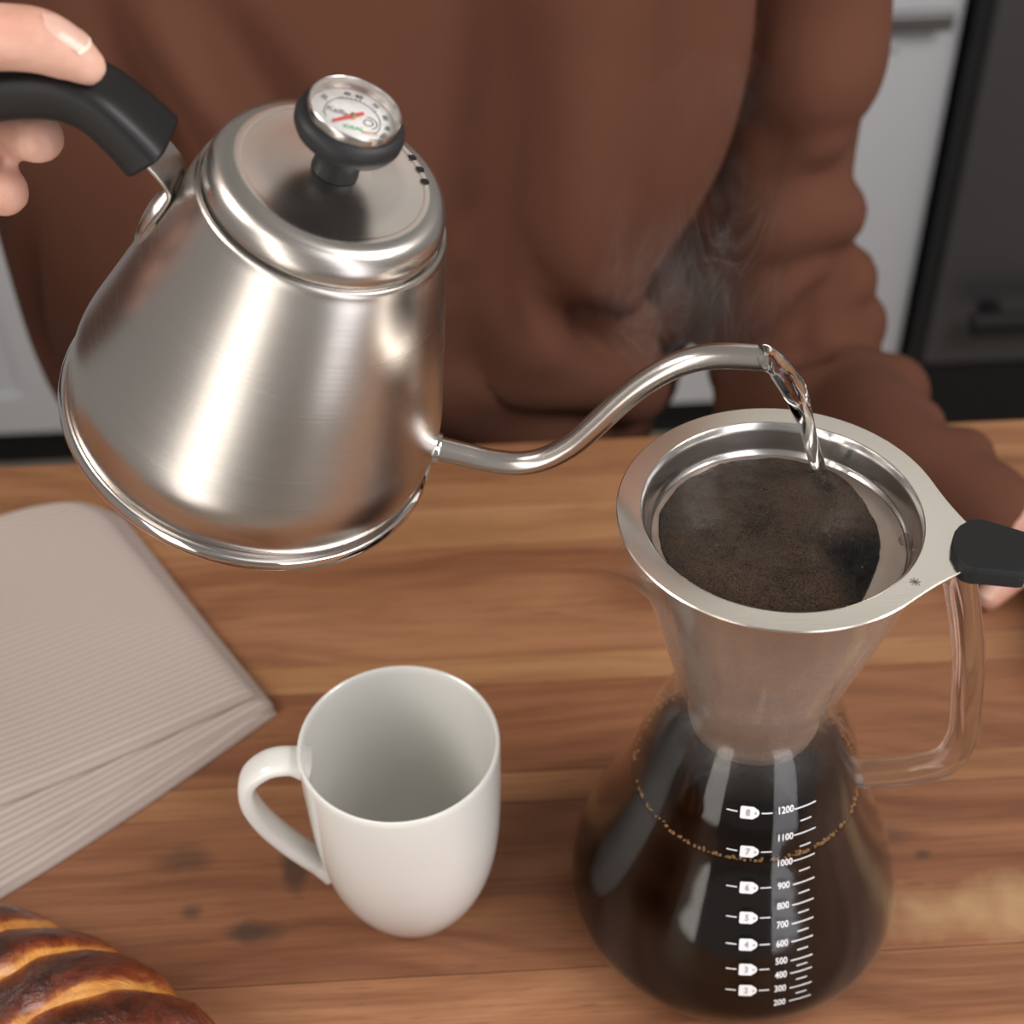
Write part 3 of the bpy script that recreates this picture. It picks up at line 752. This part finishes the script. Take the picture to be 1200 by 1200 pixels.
# ------------------------------------------------------------------ napkin
def napkin_mat():
    n = N('beige_ribbed_linen'); g = n.noise(n.coord(), 900, 3, .6); g2 = n.noise(n.coord(), 25, 3)
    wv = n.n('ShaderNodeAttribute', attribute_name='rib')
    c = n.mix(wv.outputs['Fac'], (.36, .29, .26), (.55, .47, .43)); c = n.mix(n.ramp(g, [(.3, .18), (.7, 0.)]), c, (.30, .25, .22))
    return n.set(Base_Color=c, Roughness=.95, Normal=n.bump(g, .35, .0006)).m
M['napkin'] = napkin_mat()
def napkin():
    t = empty('folded_napkin', (-.20, .55, 0), 'folded ribbed beige cloth napkin lying behind the croissant', 'napkin')
    t['label'] = 'folded beige ribbed cloth napkin at the left of the mug'
    def layer(corners, z0, thick, name, rib_n, bow, seed, edge_lift=0):
        """corners: right-far, right-near, left-near, left-far on the table; ribs run left to right"""
        A, B, C_, D = [np.array(c, float) for c in corners]
        nu, nv = 46, rib_n*6; top = []; rib = []
        for j in range(nv+1):
            for i in range(nu+1):
                u = i/nu; v = j/nv
                # rounded outline
                a_, b_ = max(0, 1-u/.24), max(0, 1-v/.16); uu = u+.24*a_*(1-math.sqrt(1-b_*b_/2)); vv = v+.16*b_*(1-math.sqrt(1-a_*a_/2)); u0, v0 = u, v; u, v = uu, vv
                p = (A*(1-u)+D*u)*(1-v)+(B*(1-u)+C_*u)*v
                p = p+np.array((0, 1.))*bow*math.sin(PI*u)*v
                q = noise.fractal(Vector((p[0]*9+seed, p[1]*9, seed)), 1, 2, 2)
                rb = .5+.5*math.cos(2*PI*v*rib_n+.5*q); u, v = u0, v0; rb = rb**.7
                e = min(1, u*16, v*28*1.2, (1-v)*28*1.2); e = math.sqrt(max(0, 1-(1-e)**2))
                z = z0+thick*(.15+.85*e)+(00.00035*rb)*e+.0016*q*e+edge_lift*math.exp(-((1-v)*6)**2)
                top.append((p[0], p[1], z)); rib.append(rb)
        W = nu+1; n0 = len(top)
        bot = [(x, y, max(z0, .0004)) for x, y, z in top]
        F = []
        for j in range(nv):
            for i in range(nu): F.append((j*W+i, (j+1)*W+i, (j+1)*W+i+1, j*W+i+1)); F.append((n0+j*W+i, n0+j*W+i+1, n0+(j+1)*W+i+1, n0+(j+1)*W+i))
        for i in range(nu): F.append((i, i+1, n0+i+1, n0+i)); k = nv*W; F.append((k+i+1, k+i, n0+k+i, n0+k+i+1))
        for j in range(nv): F.append(((j+1)*W, j*W, n0+j*W, n0+(j+1)*W)); F.append((j*W+nu, (j+1)*W+nu, n0+(j+1)*W+nu, n0+j*W+nu))
        V = [(x+.20, y-.55, z) for x, y, z in top+bot]
        o = mesh(name, V, F, M['napkin'], t); at = o.data.attributes.new('rib', 'FLOAT', 'POINT'); at.data.foreach_set('value', rib+rib)
        return o
    layer([(-.247, .685), (-.1240, .5065), (-.290, .362), (-.42, .60)], 0, .0046, 'cloth_layer', 60, -.006, 1.0)
    layer([(-.250, .682), (-.1255, .5085), (-.300, .385), (-.42, .60)], .0046, .0036, 'cloth_layer', 56, -.005, 4.0)
    layer([(-.252, .676), (-.1330, .5120), (-.310, .418), (-.42, .60)], .0084, .0044, 'cloth_layer', 50, -.004, 7.0, .0012)
    return t
napkin()

# ------------------------------------------------------------------ croissant
def croissant():
    t = empty('croissant', (-.186, .272, 0), 'glazed brown croissant at the lower left corner', 'pastry')
    n = N('baked_croissant_crust'); at = n.n('ShaderNodeAttribute', attribute_name='bake')
    s = n.noise(n.coord((1, 1, 1)), 60, 6, .7, 1.5); fl = n.noise(n.coord((30, 260, 260), rot=(0, 0, .25)), 1, 3, .6)
    k = n.math('ADD', at.outputs['Fac'], n.math('MULTIPLY', n.math('SUBTRACT', s, .5), 1.0))
    c = n.ramp(k, [(.0, (.66, .31, .075)), (.28, (.55, .20, .035)), (.46, (.30, .075, .018)), (.70, (.15, .028, .009)), (1.0, (.045, .012, .006))])
    c = n.mix(n.ramp(fl, [(.35, .5), (.6, 0.)]), c, n.mix(1.0, c, (.55, .40, .35), 'MULTIPLY'))
    b = n.math('ADD', s, n.math('MULTIPLY', n.noise(n.coord(), 420, 3, .6), .3))
    crust = n.set(Base_Color=c, Roughness=n.ramp(s, [(.3, .14), (.7, .34)]), Coat_Weight=.25, Coat_Roughness=.12, Normal=n.bump(b, 1.0, .0022)).m
    # axis from the far left tip forward to the near right, then curving back to the near tip
    A = spline([(-.305, .440, .010), (-.272, .400, .019), (-.238, .358, .026), (-.208, .312, .030), (-.196, .262, .028), (-.202, .215, .020), (-.222, .180, .010)], 60)
    Rr = np.interp(np.arange(60), [0, 10, 22, 33, 44, 54, 59], [.009, .021, .0325, .038, .033, .021, .008])
    bounds = [0, 7, 13, 18.5, 24, 29.5, 35.5, 42, 50, 59]
    for q in range(len(bounds)-1):
        i0, i1 = bounds[q], bounds[q+1]; V, F, B = [], [], []; nu, nv = 26, 56
        mid = q < 5
        for i in range(nu+1):
            u = i/nu; s0 = i0-1.2+(i1-i0+2.4)*u; s0 = min(58.9, max(0, s0)); fl_ = int(s0); fr = s0-fl_
            # each rolled turn bulges like a shingle, thickest toward the middle turn
            e = u if mid else 1-u
            bul = .72+.37*math.sin(PI*min(1, max(0, .12+.80*e)))**.8
            if u < .08 or u > .92: bul *= .86
            for j in range(nv):
                a = 2*PI*j/nv; x, y = math.cos(a), math.sin(a)
                sj = min(58.9, max(0, s0-3.0*x+.9*noise.noise(Vector((x*2, y*2, q*3.3))))); fl_ = int(sj); fr = sj-fl_
                c0 = A[fl_]*(1-fr)+A[min(59, fl_+1)]*fr; T = A[min(59, fl_+1)]-A[fl_]; T /= np.linalg.norm(T)
                up = np.array((0, 0, 1.)); sd = np.cross(T, up); sd /= np.linalg.norm(sd); up = np.cross(sd, T)
                r = np.interp(sj, range(60), Rr)
                nn = noise.fractal(Vector((x*1.4+q*7, y*1.4, u*2.2)), 1, 2, 3)*.045
                p = c0+sd*x*r*(bul+nn)*1.05+up*y*r*(bul+nn)*(.92 if y > 0 else .8)
                if p[2] < .0008: p[2] = .0008
                V.append(p-np.array((-.19, .29, 0)))
                bk = .20+.80*math.sin(PI*min(1, max(0, (e-.12)/.64)))**.6 if .12 < e < .76 else .05
                bk *= .35+.65*max(0, y+.35)/1.35; B.append(bk)
        for i in range(nu):
            for j in range(nv): l = (j+1) % nv; F.append((i*nv+j, i*nv+l, (i+1)*nv+l, (i+1)*nv+j))
        F.append(tuple(range(nv))[::-1]); F.append(tuple(nu*nv+j for j in range(nv)))
        o = mesh('pastry_turn', V, F, crust, t); at_ = o.data.attributes.new('bake', 'FLOAT', 'POINT'); at_.data.foreach_set('value', B)
croissant()
_c = bpy.data.objects['croissant']; _c.location = (-.136, .270, 0); _c.rotation_euler = (0, 0, math.radians(12))

# ------------------------------------------------------------------ person
def skin_mat():
    n = N('warm_skin'); g = n.noise(n.coord(), 60, 4, .6); f = n.noise(n.coord(), 900, 3, .6)
    return n.set(Base_Color=n.mix(n.ramp(g, [(.3, 0.), (.7, 1.)]), (.58, .29, .215), (.70, .42, .32)), Roughness=.48, Subsurface_Weight=.12,
                 Subsurface_Radius=(.010, .004, .002), Subsurface_Scale=.4, Normal=n.bump(f, .22, .0005)).m
def fleece():
    n = N('brown_sweatshirt_fleece'); g = n.noise(n.coord(), 700, 3, .6); l = n.noise(n.coord(), 6, 3)
    return n.set(Base_Color=n.mix(l, (.097, .040, .0245), (.128, .053, .033)), Roughness=.95, Specular_IOR_Level=.15, Normal=n.bump(g, .3, .0008)).m
def person():
    t = empty('person', (-.10, .92, -.9), 'person in a brown sweatshirt holding the kettle, behind the table', 'person')
    sk = skin_mat(); o = Vector((-.10, .92, -.9))
    def L(p): return np.array(p, float)-np.array(o)
    def chain(pts, rads, **k): return capsule_chain([L(p) for p in pts], rads, **k)
    def B(c, r, **k): return ball_data(L(c), r, **k)
    pc = []
    # trunk, neck, arms under the clothes
    pc += chain([(-.10, .96, -.25), (-.10, .96, 0), (-.10, .95, .22), (-.10, .96, .42)], [(.14, .10), (.13, .10), (.15, .10), (.12, .09)], seg=20)
    pc += chain([(-.10, .96, .42), (-.03, .94, .50), (.04, .91, .58)], [.06, .052, .050])
    pc += [ball_data(L((.06, .885, .665)), (.074, .092, .105), 28, 20), ball_data(L((.06, .845, .600)), (.052, .055, .050), 24, 16)]
    pc += chain([(.06, .800, .685), (.06, .778, .648), (.06, .786, .640)], [(.008, .008), (.011, .014), (.008, .012)])
    pc += chain([((.038), .797, .612), (.06, .789, .613), (.082, .797, .612)], [.005, .007, .005])
    for x_ in (-.015, .135): pc.append(ball_data(L((x_, .890, .655)), (.010, .018, .030), 14, 10))
    pc += chain([(-.24, .95, .42), (-.40, .93, .38), (-.47, .78, .20), (-.40, .60, .28), (-.300, .475, .352)], [.06, .05, .042, .036, .025], seg=20, n=40)
    pc += chain(ARM, [.06, .034, .028, .025, .022, .020, .018, .019, .021], seg=20, n=60)
    # legs
    for x in (-.19, -.01): pc += chain([(x, .97, -.22), (x, .965, -.5), (x, .98, -.80)], [.085, .065, .05])
    for x in (-.19, -.01): pc += chain([(x, .98, -.83), (x, .90, -.865)], [.036, .032])
    # right hand, thumb over the handle and fingers curled beneath it
    pc += chain([(-.300, .475, .352), (-.268, .472, .366), (-.234, .480, .376)], [(.024, .020), (.028, .021), (.026, .018)], seg=20)
    pc += chain(THUMB[0], THUMB[1], seg=20, n=40)
    for P, R in FINGERS: pc += chain(P, R, seg=18, n=40)
    # left hand resting on the table
    pc += chain([ARM[-1], (.305, .598, .027), (.330, .570, .024)], [.022, (.016, .028), (.014, .032)], seg=20)
    pc += chain([(.312, .585, .025), (.345, .572, .022)], [.016, .014])
    for P, R in FINGERS2: pc += chain(P, R, seg=16, n=30)
    body = remeshed('body', pc, .0021, 5, sk, t)
    body.location = (0, 0, 0)
    # nails
    nm = N('finger_nail').set(Base_Color=(.70, .43, .345), Roughness=.32, Coat_Weight=.2).m
    tipm = N('nail_edge').set(Base_Color=(.80, .68, .52), Roughness=.35).m
    bv = BVHTree.FromPolygons([v.co for v in body.data.vertices], [p.vertices for p in body.data.polygons])
    def nail(c, fwd, up, w, ln):
        fwd = Vector(fwd).normalized(); up = Vector(up).normalized(); sd = fwd.cross(up).normalized(); up = sd.cross(fwd).normalized(); c = Vector(L(c))
        nu, nv = 12, 10; V, F = [], []; V2 = []
        for i in range(nu+1):
            u = i/nu
            for j in range(nv+1):
                v = -1+2*j/nv; ww = w*(1-(1-min(1, u*2.2+.04))**2.4)**.5
                q = c+fwd*(ln*(u-.5)*2+(.0018*(1-v*v) if u > .5 else -.0012*(1-v*v)))+sd*(ww*v)
                hit = bv.ray_cast(q+up*.012, -up, .02)
                h = hit[0] if hit[0] is not None else bv.find_nearest(q)[0]
                if u > .8: h = h+up*.0003+fwd*.0003
                V.append(h+up*(.00042*(1-.75*v*v)))
        for i in range(nu):
            for j in range(nv): a = i*(nv+1)+j; F.append((a, a+1, a+nv+2, a+nv+1))
        n0 = len(V); V2 = [p-up*.0009 for p in V]
        ob = mesh('finger_nail', V+V2, F+[tuple(x+n0 for x in q[::-1]) for q in F], nm, body)
        ob.data.materials.append(tipm)
        for q in ob.data.polygons:
            if (q.index % (nu*nv))//nv >= nu-1: q.material_index = 1
        return ob
    for a in NAILS: nail(*a)
    # sweatshirt
    fl = fleece(); sw = []
    def E(pts, rads, seg=28, n=40): return chain(pts, rads, seg=seg, n=n)
    sw += SWEATER(E)
    s = remeshed('sweatshirt', sw, .0055, 5, fl, t)
    folds(s, o)
    s.data.materials.clear(); s.data.materials.append(fl)
    # trousers
    tr = []
    for x in (-.19, -.01): tr += chain([(x, .96, -.18), (x, .955, -.5), (x, .975, -.82)], [(.11, .11), .085, .075], seg=20)
    tr += chain([(-.20, .955, -.15), (0, .955, -.15)], [.115, .115], seg=20)
    remeshed('trousers', tr, .012, 4, M['navy'], t)
    for x in (-.19, -.01): remeshed('shoe', chain([(x, .99, -.858), (x, .88, -.864)], [(.04, .045), (.033, .040)]), .008, 3, M['toe'], t)
    em = plain('eye_white', (.75, .74, .72), .2); im = plain('grey_iris', (.05, .06, .07), .2); lm_ = plain('lip_colour', (.50, .20, .17), .4)
    for x_ in (.029, .091):
        v, f = ball_data(L((x_, .814, .668)), .0130, 18, 12); e_ = mesh('eye', v, f, em, body)
        v, f = ball_data(L((x_, .8035, .6625)), (.0068, .005, .0068), 14, 8); mesh('iris', v, f, im, body)
        v, f = tube_data([L((x_-.013, .8045, .6720)), L((x_, .7995, .6735)), L((x_+.013, .8045, .6720))], [.002, .0042, .002], seg=8); mesh('eyelid', v, f, sk, body)
        v, f = tube_data([L((x_-.020, .802, .690)), L((x_, .793, .697)), L((x_+.020, .802, .691))], [.002, .0035, .002], seg=8); mesh('eyebrow', v, f, plain('brow_brown', (.12, .07, .04), .8), body)
    v, f = tube_data([L((.038, .794, .612)), L((.06, .7835, .614)), L((.082, .794, .612))], [(.003, .002), (.0055, .003), (.003, .002)], seg=10); mesh('lips', v, f, lm_, body)
    # loose blonde hair hanging in front of the shoulder
    hm = N('blonde_hair').set(Base_Color=(.34, .20, .10), Roughness=.45).m; rnd = random.Random(2); hp = []
    for k in range(46):
        x = .122+rnd.gauss(0, .008); y = .800+rnd.gauss(0, .006); zb = .262+abs(rnd.gauss(0, .022)); dx = rnd.gauss(0, .006)
        P = spline([(x-.035, y+.08, .46), (x-.012, y+.01, .38), (x-.004+dx*.5, y, .32), (x+dx, y+rnd.gauss(0, .004), zb)], 12)
        hp.append(tube_data([L(p) for p in P], [.0009, *[.0010]*9, .0007, .0002], seg=5))
    cap_ = []
    for k in range(260):   # long hair from the crown over the shoulders
        a = rnd.uniform(math.radians(-40), math.radians(220)); c_, s_ = math.cos(a), math.sin(a); e = rnd.uniform(.0, 1.0)
        P = spline([(.06+.02*c_*e, .880+.02*s_*e, .775), (.06+.062*c_, .890+.070*s_, .745), (.06+.088*c_, .895+.098*s_, .670), (.06+.090*c_, .905+.090*s_, .56), (.01+(.11+.03*e)*c_, .90+(.10+.05*e)*s_, .45+.02*e)], 14)
        cap_.append(tube_data([L(p) for p in P], [.006]*12+[.004, .001], seg=5))
    hp += cap_
    v, f = join_data(hp); mesh('hair', v, f, hm, t, kind='stuff')
    return t
THUMB = ([(-.236, .468, .392), (-.200, .450, .4000), (-.1659, .434, .4041), (-.1502, .432, .4050), (-.1389, .432, .4035), (-.1310, .432, .3990), (-.1262, .432, .3950)], [.020, .0140, .0108, .0100, .0098, .0084, .0062])
FINGERS = [
  ([(-.232, .488, .388), (-.200, .500, .374), (-.180, .482, .362), (-.1665, .463, .3600), (-.1515, .447, .3635)], [.0120, .0105, .0100, .0098, .0086]),
  ([(-.240, .488, .374), (-.214, .500, .354), (-.196, .482, .344), (-.182, .463, .3415), (-.1675, .447, .3440)], [.0120, .0108, .0104, .0100, .0086]),
  ([(-.248, .486, .360), (-.226, .498, .338), (-.210, .480, .328), (-.195, .462, .325), (-.181, .447, .3275)], [.0118, .0100, .0094, .0088, .0075]),
  ([(-.258, .482, .348), (-.246, .492, .326), (-.232, .478, .315), (-.218, .462, .312), (-.204, .448, .315)], [.0110, .0090, .0084, .0078, .0066]),
]
FINGERS2 = [
  ([(.302, .598, .024), (.286, .588, .023), (.271, .579, .016), (.2590, .5710, .0085)], [.0130, .0105, .0095, .0076]),
  ([(.312, .560, .030), (.304, .530, .034), (.298, .505, .022), (.296, .490, .008)], [.0115, .0095, .0086, .0070]),
  ([(.330, .555, .030), (.326, .520, .035), (.322, .490, .022), (.320, .474, .008)], [.0115, .0097, .0088, .0070]),
  ([(.347, .556, .027), (.347, .522, .031), (.345, .494, .020), (.344, .480, .008)], [.0105, .0090, .0082, .0066]),
  ([(.362, .562, .023), (.367, .533, .025), (.368, .512, .016), (.368, .500, .007)], [.0100, .0080, .0072, .0060]),
]
NAILS = [((-.1340, .4320, .4015), (.0165, 0, -.0110), (.52, -.22, .82), .0048, .0064),
         ((.2605, .5730, .0120), (-.012, -.0090, -.0080), (-.3, -.3, .9), .0046, .0052)]
def at_depth(u, v, y):
    d = ray(u, v); return tuple(CAM+d*(y/d[1]))
ARM = [(.04, .95, .40)]+[at_depth(*q) for q in ((930, -100, .90), (915, 150, .885), (905, 300, .875), (930, 420, .85), (985, 470, .795), (1045, 528, .690), (1115, 575, .645), (1168, 612, .617))]
def SWEATER(E):
    p = []; K = lambda *q: [at_depth(*a) for a in q]
    # trunk, blousing above the hem
    p += E([(-.135, .925, -.135), (-.14, .925, -.07), (-.14, .925, .05), (-.13, .925, .20), (-.11, .93, .34), (-.07, .945, .44), (.01, .945, .485)],
           [(.175, .100), (.205, .128), (.214, .137), (.214, .130), (.210, .120), (.19, .10), (.09, .07)], seg=40)
    p += E(K((800, -110, .835), (796, 60, .825), (770, 180, .822), (722, 285, .824), (670, 340, .840)), [.044, .042, .040, .032, .030])
    p += E(K((690, -110, .850), (690, 60, .842), (668, 200, .838), (640, 320, .840)), [.060, .060, .060, .050])
    p += E(K((785, 230, .905), (800, 345, .900)), [.040, .036])
    p += E(K((770, 360, .905), (755, 450, .900)), [.028, .026])
    p += E(K((560, 260, .850), (640, 370, .845), (735, 448, .845)), [.050, .052, .032])
    p += E(K((520, 420, .850), (640, 490, .850), (720, 500, .870)), [.050, .046, .030])
    # right sleeve leaving the frame at the left
    p += E([(-.25, .94, .40), (-.39, .92, .36), (-.47, .80, .19), (-.42, .64, .26), (-.350, .53, .32)], [.085, .068, .064, .052, .040])
    # left sleeve, gathered in soft rolls down to the cuff on the table
    p += E(ARM, [.09, .058, .052, .050, .042, .040, .034, .031, .027])
    p += E(K((955, -130, .89), (958, 0, .878), (950, 80, .865), (935, 132, .865)), [.052, .047, .046, .036])
    p += E(K((850, 150, .880), (900, 90, .868), (965, 30, .858)), [.022, .026, .028])
    p += E(K((845, 235, .878), (900, 190, .862), (955, 150, .850)), [.020, .026, .026])
    p += E(K((845, 300, .865), (915, 252, .850), (972, 247, .848)), [.026, .034, .026])
    p += E(K((850, 390, .860), (915, 335, .845), (985, 325, .842)), [.024, .034, .025])
    p += E(K((870, 430, .850), (945, 392, .832), (1000, 378, .836)), [.026, .030, .022])
    p += E(K((890, 480, .825), (975, 470, .785), (1042, 462, .782)), [.034, .038, .027])
    p += E(K((960, 520, .760), (1030, 500, .725), (1075, 500, .720)), [.030, .032, .020])
    p += E(K((1035, 575, .68), (1085, 545, .667), (1128, 535, .663)), [.026, .026, .021])
    p += E(K((1090, 610, .64), (1140, 590, .632), (1165, 600, .622)), [.026, .028, .026])
    p += E(K((838, 230, .890), (822, 335, .885)), [.040, .020])
    return p
def uv_ray_hit(bv, o, u, v):
    d = Vector(ray(u, v)); h = bv.ray_cast(Vector((0, 0, CAM_H))-o, d); return h[0]
FOLDS = []
def folds(s, o):
    bv = BVHTree.FromPolygons([v.co for v in s.data.vertices], [p.vertices for p in s.data.polygons])
    lines = []
    for pts, amp, wdt in FOLDS:
        L3 = [uv_ray_hit(bv, o, u, v) for u, v in pts]; L3 = [np.array(x) for x in L3 if x is not None]
        if len(L3) > 1: lines.append((spline(L3, 12) if len(L3) > 2 else np.array(L3), amp, wdt))
    P = co_get(s); Nn = nrm_get(s); D = np.zeros(len(P))
    for L3, amp, wdt in lines:
        d, t = seg_dist(P, L3); D += 1.5*amp*np.exp(-(d/wdt)**2)*np.sin(np.clip(t, .0, 1)*PI*.86+.22)
    D += np.array([noise.fractal(Vector((p[0]*6, p[1]*6, p[2]*3.2)), 1, 2, 2) for p in P])*.006
    co_set(s, P+Nn*D[:, None])
FOLDS += [
  # (sight points on the cloth, height, width)
  ([(700, 60), (690, 220), (650, 380), (560, 500)], .010, .028),
  ([(600, 0), (590, 180), (570, 330), (540, 430)], -.006, .022),
  ([(620, 300), (680, 380), (745, 425)], -.016, .014),
  ([(240, 0), (330, 130), (420, 260), (520, 330)], -.014, .016),
  ([(120, 0), (180, 120), (240, 240), (300, 330)], -.014, .014),
  ([(170, 0), (250, 120), (330, 200)], .008, .018),
  ([(30, 250), (40, 380), (80, 460)], -.010, .010),
  ([(700, 470), (600, 450), (540, 440)], .008, .018),
  ([(720, 330), (760, 380), (790, 400)], .012, .014),
  ([(1010, 300), (960, 350), (920, 400)], -.008, .010), ([(1040, 395), (980, 412), (920, 420)], -.007, .008),
]
person()

# ------------------------------------------------------------------ steam
def steam():
    n = N('rising_steam'); t = n.t; t.nodes.remove(n.b)
    c = n.coord((1, 1, .42)); a = n.noise(c, 34, 4, .55, 2.4); b = n.noise(n.coord((1, 1, .6)), 14, 2)
    wisps = n.ramp(n.math('ABSOLUTE', n.math('SUBTRACT', a, .5)), [(.0, 1.0), (.028, .25), (.07, 0.0)])
    env = n.ramp(b, [(.45, 0.0), (.62, 1.0)])
    tc = n.n('ShaderNodeTexCoord'); sx = n.n('ShaderNodeSeparateXYZ'); t.links.new(tc.outputs['Generated'], sx.inputs[0])
    def fade(o_, p): # 4x(1-x)
        return n.math('POWER', n.math('MULTIPLY', n.math('MULTIPLY', o_, 4.0), n.math('SUBTRACT', 1.0, o_)), p, True)
    f = n.math('MULTIPLY', n.math('MULTIPLY', fade(sx.outputs[0], 1.2), fade(sx.outputs[1], 1.0)), fade(sx.outputs[2], .8))
    d = n.math('MULTIPLY', n.math('MULTIPLY', n.math('ADD', n.math('MULTIPLY', wisps, env), n.math('MULTIPLY', env, .05)), f), STEAM)
    vol = n.n('ShaderNodeVolumeScatter', Color=(1, 1, 1)); t.links.new(d, vol.inputs['Density']); vol.inputs['Anisotropy'].default_value = .2
    t.links.new(vol.outputs[0], n.out.inputs['Volume'])
    V, F = ball_data((0, 0, 0), (.046, .026, .078), 24, 14)
    o = mesh('steam', V, F, n.m, None); o.location = (.076, .505, .285)
    o['label'] = 'thin wisps of steam rising behind the spout tip'; o['category'] = 'steam'; o['kind'] = 'stuff'
    n.m.cycles.volume_step_rate = .6
STEAM = 10.0
steam()
